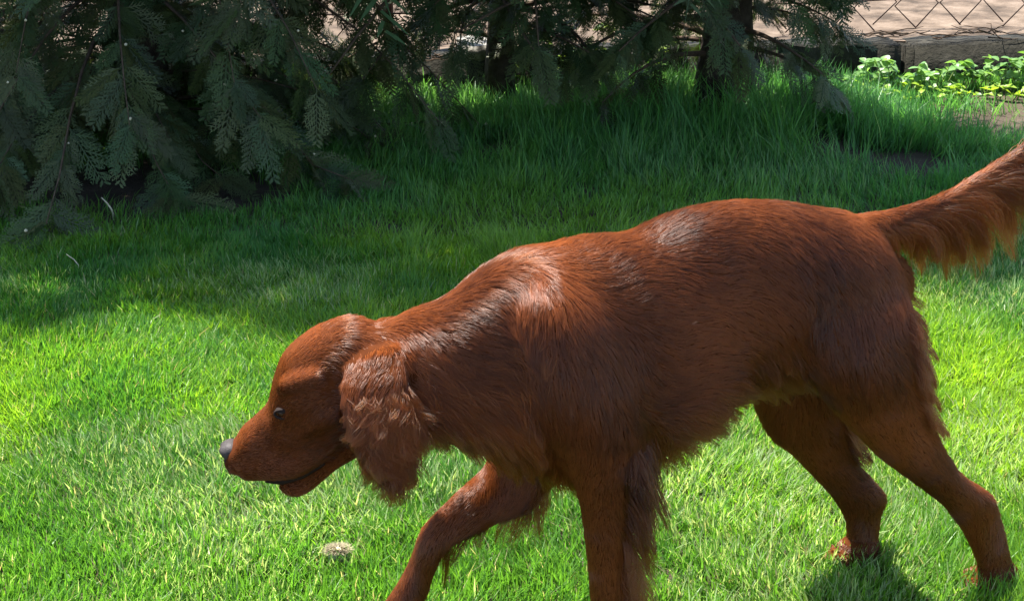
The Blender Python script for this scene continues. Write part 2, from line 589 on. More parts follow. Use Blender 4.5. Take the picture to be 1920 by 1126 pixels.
def limb_set(seed, z0, z1, n, Lf, az0, az1, droop, rise, fsize, hi, nf, hang=0.5, thick=1.0, u0=0.18):
    r = random.Random(seed)
    out = []
    for i in range(n):
        z = z0 + (z1 - z0) * (i + r.random()) / n
        az = az0 + (az1 - az0) * ((i * 0.618) % 1.0)
        out.append(dict(z=z, az=az + r.uniform(-.1, .1), L=Lf(z, az) * r.uniform(0.8, 1.15), droop=droop * r.uniform(0.7, 1.3), rise=rise * r.uniform(0.6, 1.3),
                        fsize=fsize, hi=hi, nf=int(nf * r.uniform(0.7, 1.3)), hang=hang, thick=thick, u0=u0))
    return out

G_DARK = ((0.027, 0.044, 0.014), (0.064, 0.108, 0.034))
G_YEL = ((0.035, 0.05, 0.012), (0.085, 0.12, 0.03))
TREES = []
# left: branches sweep to the ground
bl = on_ground(270, 262)
def Lleft(z, az):
    back = max(0.0, math.sin(az))
    return (0.95 if z < 1 else 0.98 - 0.10 * (z - 1)) * (1 - (0.35 if z < 1 else 0.75) * back) * (0.9 if z < 0.3 else 1.0)
lim = limb_set(1, 0.10, 0.95, 60, Lleft, 0, 2 * math.pi, 0.70, 0.38, 0.16, True, 34, 0.55, 0.55)
lim += limb_set(101, 0.08, 0.32, 16, lambda z, a: 0.62, 0, 2 * math.pi, 0.25, 0.22, 0.16, True, 26, 0.5, 0.5)
lim += limb_set(2, 0.95, 4.5, 72, Lleft, 0, 2 * math.pi, 0.35, 0.25, 0.42, False, 30, 0.5)
conifer('dense dark conifer whose drooping sprays sweep down to the lawn', bl, 0.075, 4.6, lim, G_DARK, crown_seed=3, cones=150)
# middle: slim trunk close to the wall, crown kept off the wall side
bm_ = on_ground(948, 196)
def Lmid(z, az):
    back = max(0.0, math.sin(az))
    return (1.0 if z < 1 else 1.15 - 0.2 * (z - 1)) * (1 - 0.75 * back)
lim = limb_set(4, 0.22, 0.55, 12, lambda z, a: 0.6, math.pi * 0.95, 2.05 * math.pi, 0.35, 0.35, 0.14, True, 12, 0.6)
lim += limb_set(5, 0.5, 0.95, 16, Lmid, math.pi * 1.12, 2.05 * math.pi, 0.45, 0.30, 0.16, True, 18, 0.6)
lim += limb_set(6, 0.95, 4.4, 60, Lmid, math.pi * 1.14, 2.0 * math.pi, 0.3, 0.2, 0.42, False, 24, 0.5)
lim += limb_set(7, 0.9, 3.8, 46, lambda z, a: 1.35 - 0.15 * z, math.pi * 1.16, 1.45 * math.pi, 0.25, 0.12, 0.44, False, 28, 0.4)  # extra high limbs out of view, added to fill a gap in the lawn shade
lim += limb_set(71, 0.3, 0.8, 16, lambda z, a: 0.75, math.pi * 1.1, 2.0 * math.pi, 0.30, 0.15, 0.15, True, 18, 0.6)
conifer('slim conifer with thin bare twigs close in front of the pale coping stone', bm_, 0.036, 4.6, lim, G_DARK, crown_seed=5, lean=(0.0, -0.03))
# right: thick trunk in long grass
br = on_ground(1345, 214)
def Lright(z, az):
    back = max(0.0, math.sin(az))
    right = max(0.0, math.cos(az))
    return (1.0 if z < 1 else 1.1 - 0.2 * (z - 1)) * (1 - 0.65 * back) * (1 - (0.68 if z < 1.6 else 0.2) * right)
lim = limb_set(8, 0.16, 0.5, 18, lambda z, a: 0.50, 0, 2 * math.pi, 0.45, 0.30, 0.13, True, 14, 0.6)
lim += limb_set(9, 0.45, 0.95, 18, Lright, math.pi * 0.9, 2.1 * math.pi, 0.45, 0.30, 0.15, True, 18, 0.6)
lim += limb_set(91, 0.25, 0.75, 20, lambda z, a: 0.72 * (1 - 0.6 * max(0.0, math.cos(a))), math.pi * 0.85, 2.15 * math.pi, 0.35, 0.2, 0.13, True, 22, 0.6)
lim += limb_set(10, 0.95, 4.3, 62, Lright, math.pi * 0.9, 2.1 * math.pi, 0.3, 0.2, 0.42, False, 24, 0.5)
conifer('conifer with a thick dark trunk rising out of long grass', br, 0.075, 4.5, lim, G_DARK, crown_seed=8, lean=(0.02, -0.02), skip=lambda b: (b['z'] < 1.6 and b['L'] * math.cos(b['az']) > 0.34) or b['z'] < 0.8 and abs(((b['az'] - 1.5 * math.pi + math.pi) % (2 * math.pi)) - math.pi) < 0.42)
# added tree, unseen outside the picture, put there to shade the right of the lawn
lim = limb_set(12, 1.3, 4.3, 50, Lright, math.pi * 0.9, 2.1 * math.pi, 0.3, 0.2, 0.36, False, 24, 0.5)
conifer('unseen conifer added past the leafy ground plants to shade the lawn', (2.85, 5.6, 0), 0.07, 4.5, lim, G_DARK, crown_seed=13)
lim = limb_set(14, 0.6, 4.3, 62, Lleft, 0, 2 * math.pi, 0.4, 0.25, 0.36, False, 24, 0.5)  # another added tree out of view, its shadow closes the left of the lawn
conifer('unseen conifer added past the sweeping branches to shade the lawn', (-2.6, 5.05, 0), 0.07, 4.5, lim, G_DARK, crown_seed=15)

# ------------------------------------------------------------------ leafy plants by the wall
def leaf_mesh(seed, fold=0.25):
    r = random.Random(seed)
    n = 6
    V = []; F = []; C = []
    for i in range(n + 1):
        u = i / n
        w = 0.42 * math.sin(math.pi * (u ** 0.75)) ** 0.8 + (0.02 if i in (0, n) else 0)
        z = -0.22 * u * u
        V += [(u, -w, z + fold * w), (u, 0, z), (u, w, z + fold * w)]
        c = r.uniform(0.9, 1.1)
        C += [(0.085 * c, 0.20 * c, 0.035 * c), (0.14 * c, 0.26 * c, 0.06 * c), (0.085 * c, 0.20 * c, 0.035 * c)]
    for i in range(n):
        a = 3 * i
        F += [(a, a + 1, a + 4, a + 3), (a + 1, a + 2, a + 5, a + 4)]
    return np_mesh('leaf', np.array(V), np.concatenate([np.array(f) for f in F]), np.full(len(F), 4), True, np.array(C))
LEAVES = [leaf_mesh(i, 0.15 + 0.08 * i) for i in range(4)]
def lt(mult, k):
    me = LEAVES[k].copy()
    a = me.color_attributes['tint']
    c = np.zeros(len(me.vertices) * 4, dtype=np.float32)
    a.data.foreach_get('color', c); c = c.reshape(-1, 4); c[:, :3] *= np.array(mult); a.data.foreach_set('color', c.ravel())
    return me
LEAFSETS = {'pale': [lt((1.25, 1.15, 1.5), k) for k in range(4)], 'mid': [lt((1, 1, 1), k) for k in range(4)], 'yellow': [lt((2.0, 1.5, 0.7), k) for k in range(4)]}
for ls in LEAFSETS.values():
    for me in ls:
        me.materials.append(M_LEAF)
M_STEM = noise_mat('green_stem', [(0.3, (0.10, 0.14, 0.04)), (0.7, (0.16, 0.19, 0.06))], 30, 3, 0.6, 0.0)

def weed(base, h, nst, leaves, size, spread, label, tint='mid', group='low leafy plants along the wall', seed=0, name='ground_plant'):
    r = random.Random(seed)
    base = Vector(base)
    t = empty(name, base, label=label, category='plant', group=group)
    for s_ in range(nst):
        a = r.uniform(0, 2 * math.pi); rr = spread * math.sqrt(r.random())
        q0 = Vector((rr * 0.6 * math.cos(a), rr * 0.35 * math.sin(a), 0))
        top = Vector((rr * 1.2 * math.cos(a), rr * 0.6 * math.sin(a), h * r.uniform(0.35, 1.0)))
        pts = [q0.lerp(top, u) + Vector((0, 0, 0.15 * h * math.sin(math.pi * u))) for u in (0, .33, .66, 1)]
        obj('stem', tube(pts, [0.0022, 0.002, 0.0016, 0.001], 5, 'stem'), t, M_STEM)
        for j in range(leaves):
            u = 1.0 if j < 2 else r.uniform(0.35, 1)
            k = u * 3; i = min(int(k), 2)
            p = pts[i].lerp(pts[i + 1], k - i)
            ya = r.uniform(0, 2 * math.pi)
            o = bpy.data.objects.new('leaf', r.choice(LEAFSETS[tint if r.random() < 0.8 else 'mid']))
            COL.objects.link(o); o.parent = t
            sz = size * r.uniform(0.65, 1.25)
            o.location = p
            o.scale = (sz, sz, sz)
            o.rotation_euler = (r.gauss(0, 0.35), r.uniform(-0.55, 0.35), ya)
    return t

ORD = ['first', 'second', 'third', 'fourth', 'fifth', 'sixth', 'seventh', 'eighth', 'ninth']
spots = [(1570, 178, .07, 5, .038, .07), (1640, 176, .12, 8, .046, .10), (1690, 180, .13, 8, .046, .11), (1745, 176, .12, 8, .044, .11), (1800, 174, .10, 7, .042, .10), (1855, 170, .13, 8, .048, .11), (1905, 166, .14, 8, .048, .11)]
for i, (px, py, h, ns, sz, sp) in enumerate(spots):
    weed(on_ground(px, py), h, ns, 6, sz * 0.8, sp, ORD[i] + ' broad-leaved pale plant against the wall, counting from the thick trunk', 'pale', 'broad leaved plants along the wall', 100 + i)
for i in range(8):
    px = 1585 + i * 43
    weed(on_ground(px, 190 - 0.02 * (px - 1585) + random.uniform(-8, 8)), 0.055, 7, 5, 0.024, 0.12, ORD[i] + ' low yellow-green clump before the broad-leaved plants, counting from the thick trunk', 'yellow', 'small leaved clumps along the wall', 130 + i, 'ground_clump')
# lit sprigs between the trunks
SPL = ['yellow-green sprig before the wall between the dense conifer and the pale coping stone', 'leafy sprig growing right beside the slim conifer trunk', 'leafy sprig halfway between the slim and the thick trunk',
       'short yellow-green sprig directly under the pale coping stone', 'tall leafy sprig nearer the slim trunk of the two trunks', 'leafy sprig next to the thick dark trunk']
for i, (px, py, h) in enumerate(((800, 172, .16), (985, 178, .24), (1130, 180, .25), (850, 170, .12), (1060, 178, .3), (1215, 176, .2))):
    weed(on_ground(px, py), h, 4, 4, 0.034, 0.06, SPL[i], 'yellow', 'leafy sprigs between the trunks', 160 + i, 'leafy_sprig')

def make_twigs():
    r = random.Random(55)
    spots = [(1680, 58, 7), (1745, 60, 5), (1850, 62, 8), (1600, 66, 4), (760, 112, 5), (830, 104, 5)]
    SAY = ['tangle of dry twigs lying on the wall edge near the conifer', 'small heap of dry twigs on the wall edge under the chain link', 'large tangle of dry roots hanging over the wall edge behind the broad leaves',
           'few dry twigs on the wall edge where the conifer foliage ends', 'dry twigs on the wall between dense conifer and coping stone', 'dry twigs lying beside the pale coping stone']
    for (px, py, k), lab in zip(spots, SAY):
        c = on_ground(px, py + 12, WALL_H + 0.005)
        t = empty('dry_twig_heap', c, label=lab, category='twigs')
        for q in range(k):
            a = r.uniform(-0.6, 0.6) + (math.pi if r.random() < 0.5 else 0)
            p = Vector((r.uniform(-.06, .06), r.uniform(-.03, .05), r.uniform(0.0, .02)))
            pts = [p]
            for e in range(5):
                a += r.uniform(-0.6, 0.6)
                p = p + Vector((math.cos(a) * .03, math.sin(a) * .012, r.uniform(-.010, .014)))
                p.z = max(p.z, 0.0)
                pts.append(p)
            obj('twig', tube(pts, [.0028, .0026, .0023, .002, .0016, .001], 5, 'twig'), t, M_TWIG)
make_twigs()

# ------------------------------------------------------------------ wire fence behind the wall
fence = empty('wire_fence', wall_pt(0, 0.32, WALL_H), label='rusty chain link fence standing on the pale ground behind the wall', category='fence')
FO = Vector(fence.location)
def zig(pitch, hh, flip):
    pts = []
    m = int(hh / pitch)
    for i in range(m + 1):
        pts.append(Vector(((pitch / 2) * (1 if (i + flip) % 2 else -1), 0.003 * (1 if i % 2 else -1), i * pitch)))
    return tube(pts, [0.0028] * len(pts), 5, 'wire')
Z0, Z1 = zig(0.085, 1.0, 0), zig(0.085, 1.0, 1)
Z0.materials.append(M_WIRE); Z1.materials.append(M_WIRE)
ang = math.atan2(wdir.y, wdir.x)
i = 0
s = -2.2
while s < 3.4:
    o = bpy.data.objects.new('wire', Z0 if i % 2 else Z1)
    COL.objects.link(o); o.parent = fence
    o.location = wall_pt(s, 0.32 + random.uniform(-.012, .012), WALL_H + 0.0 + random.uniform(-.012, .012)) - FO
    o.rotation_euler = (random.uniform(-.05, .05), random.uniform(-.05, .05), ang + random.uniform(-.05, .05))
    s += 0.085; i += 1
for zz in (0.105, 0.62, 1.0):
    pts = [wall_pt(-2.4 + 0.3 * q, 0.325 + 0.004 * math.sin(q * 2.1), WALL_H + zz + 0.006 * math.sin(q * 1.3)) - FO for q in range(20)]
    obj('tension_wire', tube(pts, [0.0036] * len(pts), 6, 'tension_wire'), fence, M_WIRE)
for sp in (-2.3, 0.1, 3.35):
    a = wall_pt(sp, 0.345, WALL_H - 0.1) - FO
    obj('post', tube([a, a + Vector((0, 0, 0.6)), a + Vector((0, 0, 1.3))], [0.02, 0.02, 0.02], 10, 'post'), fence, M_WIRE)

# ------------------------------------------------------------------ little things in the lawn
def stalk(pa, pb, label, r0=0.0016, zb=0.0, za=0.06, bow=0.01):
    b = on_ground(*pb); a = at_depth(*pa, b.y)
    pts = [b.lerp(a, u) - b + Vector((bow * math.sin(math.pi * u), 0, 0)) for u in (0, .25, .5, .75, 1)]
    o = obj('dry_stalk', tube(pts, [r0, r0, r0 * .95, r0 * .8, r0 * .5], 6, 'dry_stalk'), None, M_STRAW, label=label, category='stalk')
    o.location = b
stalk((190, 370), (213, 412), 'straight pale straw stalk standing by the bare soil under the dense conifer', 0.0026)
stalk((124, 476), (140, 518), 'crooked thin straw stalk in the shaded lawn', 0.0014, bow=0.02)
stalk((50, 420), (62, 446), 'short thin straw stalk in the shade under the sweeping conifer branches', 0.0016)

tuft_c = on_ground(634, 1062)
tuft = empty('dry_tuft', tuft_c, label='small fluffy beige tuft of dead grass lying on the sunlit lawn', category='tuft')
n = 900
a = rng.uniform(0, 2 * np.pi, n); rr = np.sqrt(rng.uniform(0, 1, n))
root = np.stack([0.014 * rr * np.cos(a), 0.009 * rr * np.sin(a), 0.027 + 0.005 * (1 - rr ** 2)], 1)
col = np.array([0.30, 0.26, 0.17]) * rng.uniform(0.6, 1.15, n)[:, None]
blades('fibres', root, rng.uniform(0.004, 0.014, n), rng.uniform(0.0008, 0.0016, n), np.abs(rng.normal(0.8, 0.3, n)), np.abs(rng.normal(0.4, 0.2, n)), col, M_MOSS, tuft, a + rng.normal(0, .5, n), kind='stuff')
bmt = bmesh.new()
bmesh.ops.create_icosphere(bmt, subdivisions=3, radius=1.0)
for v in bmt.verts:
    k = 1 + 0.15 * math.sin(9 * v.co.x + 4 * v.co.y) * math.cos(7 * v.co.z)
    v.co = Vector((v.co.x * 0.016 * k, v.co.y * 0.010 * k, v.co.z * 0.013 * k + 0.022))
me = bpy.data.meshes.new('core'); bmt.to_mesh(me); bmt.free()
obj('core', me, tuft, M_STRAW)

# ------------------------------------------------------------------ the dog
YAW = R(27.0)
TAILWARD = Vector((math.cos(YAW), math.sin(YAW), 0))
LEFT = Vector((math.sin(YAW), -math.cos(YAW), 0))       # the dog's left flank, towards the camera
HIND = Vector((0.68, 2.466, 0))
X_BEND = -0.06                                          # where the neck turns
Y_BEND = HIND.y + (X_BEND - HIND.x) * math.tan(YAW)
HYAW = R(4.0)
HEAD_T = Vector((math.cos(HYAW), math.sin(HYAW), 0)); HEAD_L = Vector((math.sin(HYAW), -math.cos(HYAW), 0))

def on_plane(px, py, org, nrm):
    d = ray(px, py); o = Vector((0, 0, CAM_H))
    t = (org - o).dot(nrm) / d.dot(nrm)
    return o + d * t
def dp(px, py, w=0.0):
    """photo pixel -> point on the dog's own vertical mid plane, offset w towards its left side"""
    p = on_plane(px, py, HIND + LEFT * w, LEFT)
    if (p - LEFT * w).x >= X_BEND:
        return p, LEFT
    org = Vector((X_BEND, Y_BEND, 0))
    return on_plane(px, py, org + HEAD_L * w, HEAD_L), HEAD_L

CHAINS = []
def chain(name, stations, flow, tanv=0.36, sub=5, sides=28, expo=2.0, mirror=None):
    """stations (front/top px, rear/bottom px, w, lateral radius)"""
    C, A, N, Lr = [], [], [], []
    for (ax, ay), (bx, by), w, lat in stations:
        a, n = dp(ax, ay, w); b, _ = dp(bx, by, w)
        c = (a + b) / 2; v = (a - b) / 2
        vert = abs(v.normalized().z)
        rr = v.length
        k = (lat * tanv * vert)
        rr2 = math.sqrt(max(rr * rr - k * k, (0.72 * rr) ** 2))
        C.append(c); A.append(v.normalized() * rr2); N.append(n); Lr.append(lat)
    def cr(arr, i, t):
        p0 = arr[max(i - 1, 0)]; p1 = arr[i]; p2 = arr[i + 1]; p3 = arr[min(i + 2, len(arr) - 1)]
        return 0.5 * ((2 * p1) + (p2 - p0) * t + (2 * p0 - 5 * p1 + 4 * p2 - p3) * t * t + (3 * p1 - p0 - 3 * p2 + p3) * t ** 3)
    c2, a2, n2, l2, s2 = [], [], [], [], []
    for i in range(len(C) - 1):
        for j in range(sub):
            t = j / sub
            c2.append(cr(C, i, t)); a2.append(cr(A, i, t)); n2.append(N[i].lerp(N[i + 1], t)); l2.append(max(0.004, cr(Lr, i, t))); s2.append(i + t)
    c2.append(C[-1]); a2.append(A[-1]); n2.append(N[-1]); l2.append(Lr[-1]); s2.append(len(C) - 1.0)
    # rounded ends
    def endcap(c, a, n, l, d, s):
        out = []
        for ang in (30, 55, 75):
            k = math.cos(R(ang)); o = math.sin(R(ang))
            out.append((c + d * (min(a.length, l) * 0.8 * o), a * k, n, l * k, s))
        return out
    d0 = (c2[0] - c2[1]).normalized(); d1 = (c2[-1] - c2[-2]).normalized()
    pre = endcap(c2[0], a2[0], n2[0], l2[0], d0, s2[0])[::-1]
    post = endcap(c2[-1], a2[-1], n2[-1], l2[-1], d1, s2[-1])
    rows = pre + list(zip(c2, a2, n2, l2, s2)) + post
    CHAINS.append(dict(name=name, rows=rows, flow=flow, expo=expo, sides=sides))
    if mirror:
        # reflect across the plane through the mid line (ears)
        rows2 = []
        for c, a, n, l, s_ in rows:
            org = Vector((X_BEND, Y_BEND, 0))
            f = lambda p: p - HEAD_L * (2 * (p - org).dot(HEAD_L))
            fv = lambda v: v - HEAD_L * (2 * v.dot(HEAD_L))
            rows2.append((f(c), fv(a), n, l, s_))
        CHAINS.append(dict(name=mirror, rows=rows2, flow=flow, expo=expo, sides=sides))

chain('torso', [
    ((1655, 462), (1690, 560), 0, .035), ((1610, 404), (1650, 640), 0, .072), ((1530, 384), (1570, 690), 0, .097),
    ((1440, 372), (1462, 712), 0, .102), ((1350, 377), (1368, 738), 0, .096), ((1270, 398), (1288, 800), 0, .108),
    ((1190, 432), (1208, 850), 0, .118), ((1120, 436), (1120, 884), 0, .120), ((1050, 452), (1040, 896), 0, .114),
    ((980, 466), (962, 872), 0, .102), ((912, 504), (892, 842), 0, .086), ((832, 556), (824, 816), 0, .074),
    ((770, 582), (757, 818), 0, .066), ((715, 604), (700, 830), 0, .060), ((670, 604), (660, 830), 0, .056)], -1, 0.36)
chain('head', [
    ((700, 608), (690, 800), 0, .056), ((650, 597), (640, 835), 0, .060), ((600, 613), (604, 860), 0, .061), ((556, 641), (572, 880), 0, .057),
    ((528, 672), (548, 890), 0, .050), ((513, 712), (530, 893), 0, .043), ((502, 755), (514, 895), 0, .036), ((480, 780), (492, 894), 0, .034), ((458, 800), (466, 893), 0, .034),
    ((448, 812), (452, 888), 0, .032), ((440, 824), (444, 882), 0, .026)], -1, 0.20, expo=2.5)
chain('jaw', [((668, 790), (668, 850), 0, .044), ((630, 830), (632, 872), 0, .036), ((590, 868), (596, 904), 0, .028),
              ((562, 890), (566, 924), 0, .025), ((540, 898), (540, 923), 0, .021), ((526, 902), (526, 916), 0, .014)], -1, 0.25)
# cheek bone and brow
chain('cheek', [((622, 748), (622, 800), .052, .021), ((590, 768), (592, 812), .052, .021), ((555, 792), (556, 826), .042, .018), ((520, 806), (522, 834), .032, .013)], -1, 0.1, 4, 16)
chain('brow', [((590, 690), (590, 728), .052, .017), ((552, 700), (554, 730), .050, .017), ((524, 714), (526, 736), .042, .014)], -1, 0.1, 4, 16)
chain('lip', [((590, 822), (596, 866), .037, .016), ((552, 838), (556, 892), .036, .017), ((512, 842), (516, 898), .030, .016), ((475, 842), (480, 894), .024, .012), ((452, 850), (456, 886), .018, .010)], -1, 0.1, 4, 16)
chain('ear', [((648, 680), (752, 650), .052, .014), ((638, 722), (768, 706), .078, .014), ((646, 775), (768, 764), .094, .013),
              ((658, 815), (758, 812), .098, .012), ((676, 850), (748, 850), .098, .010), ((702, 880), (732, 882), .097, .007)], 1, 0.1, 6, 24, mirror='far_ear')
# near fore leg with shoulder blade
chain('fore_near', [
    ((995, 520), (1050, 515), .050, .020), ((985, 570), (1110, 560), .074, .028), ((985, 650), (1160, 640), .090, .036), ((1005, 750), (1195, 745), .098, .042),
    ((1046, 845), (1205, 835), .098, .040), ((1080, 915), (1196, 900), .096, .034), ((1097, 980), (1180, 978), .094, .029), ((1107, 1060), (1178, 1060), .092, .026),
    ((1112, 1125), (1178, 1125), .090, .026), ((1118, 1190), (1172, 1192), .090, .022), ((1124, 1250), (1172, 1255), .090, .022), ((1120, 1285), (1172, 1290), .090, .026)], 1, 0.15)
chain('fore_far', [
    ((950, 700), (1090, 720), -.060, .040), ((925, 800), (1070, 840), -.080, .040), ((918, 868), (1000, 935), -.086, .034), ((862, 925), (922, 978), -.086, .028),
    ((820, 962), (866, 1006), -.086, .026), ((790, 998), (838, 1024), -.086, .025), ((770, 1050), (816, 1066), -.086, .022), ((745, 1098), (800, 1112), -.086, .021),
    ((716, 1142), (776, 1160), -.086, .021), ((698, 1200), (748, 1215), -.086, .021), ((688, 1262), (736, 1270), -.086, .025)], 1, 0.15)
chain('hind_near', [
    ((1500, 500), (1640, 495), .034, .030), ((1455, 555), (1692, 540), .056, .042), ((1470, 612), (1712, 600), .070, .048), ((1508, 690), (1720, 672), .082, .049),
    ((1558, 765), (1730, 740), .083, .042), ((1612, 820), (1748, 800), .084, .035), ((1658, 862), (1776, 856), .084, .030), ((1712, 902), (1806, 892), .084, .025),
    ((1768, 945), (1856, 926), .084, .022), ((1800, 985), (1876, 978), .083, .018), ((1824, 1028), (1888, 1028), .083, .019), ((1838, 1062), (1896, 1066), .083, .021), ((1838, 1086), (1898, 1090), .083, .026)], 1, 0.15)
chain('hind_far', [
    ((1400, 560), (1600, 560), -.062, .040), ((1404, 650), (1600, 640), -.076, .048), ((1410, 720), (1592, 710), -.080, .048), ((1428, 783), (1584, 775), -.081, .043),
    ((1452, 823), (1594, 825), -.082, .037), ((1488, 853), (1604, 862), -.082, .031), ((1527, 893), (1624, 888), -.082, .026), ((1559, 928), (1658, 926), -.082, .022),
    ((1584, 967), (1650, 962), -.082, .018), ((1591, 1000), (1643, 1000), -.082, .019), ((1588, 1030), (1641, 1030), -.082, .021), ((1584, 1046), (1643, 1048), -.082, .025)], 1, 0.15)
chain('tail', [
    ((1545, 405), (1585, 470), 0, .036), ((1596, 403), (1628, 462), 0, .027), ((1660, 396), (1680, 440), 0, .020), ((1715, 382), (1730, 418), 0, .016),
    ((1770, 364), (1782, 394), 0, .013), ((1825, 332), (1838, 358), 0, .011), ((1880, 298), (1893, 320), 0, .009), ((1940, 258), (1950, 274), 0, .007), ((1990, 228), (1996, 238), 0, .005)], 1, 0.1)

def paw(px, py, w, fw):
    """toes on the ground, pointing along fw"""
    g, n = dp(px, py, w)
    g = Vector((g.x, g.y, 0.0))
    fw = fw.normalized(); sd = Vector((-fw.y, fw.x, 0))
    out = []
    out.append((g + Vector((0, 0, .026)), fw, sd, .040, .029, .024))
    for k, (o, f) in enumerate(((-.021, .026), (-.008, .040), (.008, .040), (.021, .026))):
        out.append((g + fw * f + sd * o + Vector((0, 0, .017)), fw, sd, .021, .0105, .016))
    return out
PAWS = paw(1862, 1094, .083, -TAILWARD) + paw(1608, 1052, -.082, -TAILWARD) + paw(1140, 1300, .090, -TAILWARD) + paw(702, 1290, -.086, -TAILWARD)

def build_body():
    V = []; F = []
    ringP, ringC, ringS = [], [], []
    for ci, ch in enumerate(CHAINS):
        sides = ch['sides']; e = 2.0 / ch['expo']
        base = len(V)
        for c, a, n, l, s_ in ch['rows']:
            for k in range(sides):
                t = 2 * math.pi * k / sides
                ct, st = math.cos(t), math.sin(t)
                p = c + a * (math.copysign(abs(ct) ** e, ct)) + n * (l * math.copysign(abs(st) ** e, st))
                V.append(p); ringP.append(p); ringC.append(ci); ringS.append(s_)
        m = len(ch['rows'])
        for i in range(m - 1):
            for k in range(sides):
                k2 = (k + 1) % sides
                F.append((base + i * sides + k, base + i * sides + k2, base + (i + 1) * sides + k2, base + (i + 1) * sides + k))
        F.append(tuple(base + k for k in range(sides))[::-1]); F.append(tuple(base + (m - 1) * sides + k for k in range(sides)))
    for c, f, s_, rl, rw, rh in PAWS:
        base = len(V); nu, nv = 14, 9
        for i in range(nv):
            ph = math.pi * (i + 0.5) / nv
            for k in range(nu):
                t = 2 * math.pi * k / nu
                p = c + f * (rl * math.sin(ph) * math.cos(t)) + s_ * (rw * math.sin(ph) * math.sin(t)) + Vector((0, 0, rh * math.cos(ph)))
                V.append(p); ringP.append(p); ringC.append(-1); ringS.append(0)
        for i in range(nv - 1):
            for k in range(nu):
                k2 = (k + 1) % nu
                F.append((base + i * nu + k, base + (i + 1) * nu + k, base + (i + 1) * nu + k2, base + i * nu + k2))
        F.append(tuple(base + k for k in range(nu))); F.append(tuple(base + (nv - 1) * nu + k for k in range(nu))[::-1])
    me = bpy.data.meshes.new('body_build')
    me.from_pydata([tuple(v) for v in V], [], F)
    bm = bmesh.new(); bm.from_mesh(me); bmesh.ops.recalc_face_normals(bm, faces=bm.faces); bm.to_mesh(me); bm.free()
    tmp = bpy.data.objects.new('body_build', me); COL.objects.link(tmp)
    md = tmp.modifiers.new('r', 'REMESH'); md.mode = 'VOXEL'; md.voxel_size = 0.0046; md.adaptivity = 0
    ms = tmp.modifiers.new('s', 'SMOOTH'); ms.factor = 0.5; ms.iterations = 6
    dg = bpy.context.evaluated_depsgraph_get()
    out = bpy.data.meshes.new_from_object(tmp.evaluated_get(dg))
    bpy.data.objects.remove(tmp); bpy.data.meshes.remove(me)
    out.name = 'body'
    nv = len(out.vertices)
    co = np.zeros(nv * 3); out.vertices.foreach_get('co', co); co = co.reshape(-1, 3)
    ne = len(out.edges); ed = np.zeros(ne * 2, dtype=np.int32); out.edges.foreach_get('vertices', ed); ed = ed.reshape(-1, 2)
    deg = np.bincount(ed.ravel(), minlength=nv).astype(float)[:, None]
    wt = (np.clip((co[:, 2] - 0.28) / 0.10, 0, 1) * np.clip((co[:, 0] + 0.14) / 0.08, 0, 1) * np.clip((0.70 - co[:, 0]) / 0.1, 0.1, 1))[:, None]
    kd = kdtree.KDTree(len(ringP))
    for i, p in enumerate(ringP): kd.insert(p, i)
    kd.balance()
    own = np.array([CHAINS[ringC[kd.find(Vector(p))[1]]]['name'] == 'tail' for p in co])
    wt[own] *= 0.08
    for _ in range(34):
        b = np.stack([np.bincount(ed[:, 0], co[ed[:, 1], k], nv) + np.bincount(ed[:, 1], co[ed[:, 0], k], nv) for k in range(3)], 1) / np.maximum(deg, 1)
        co = co + (b - co) * 0.6 * wt
    out.vertices.foreach_set('co', co.astype(np.float32).ravel()); out.update()
    for p in out.polygons: p.use_smooth = True
    return out, np.array([tuple(p) for p in ringP]), np.array(ringC), np.array(ringS)

body_me, RP, RC, RS = build_body()

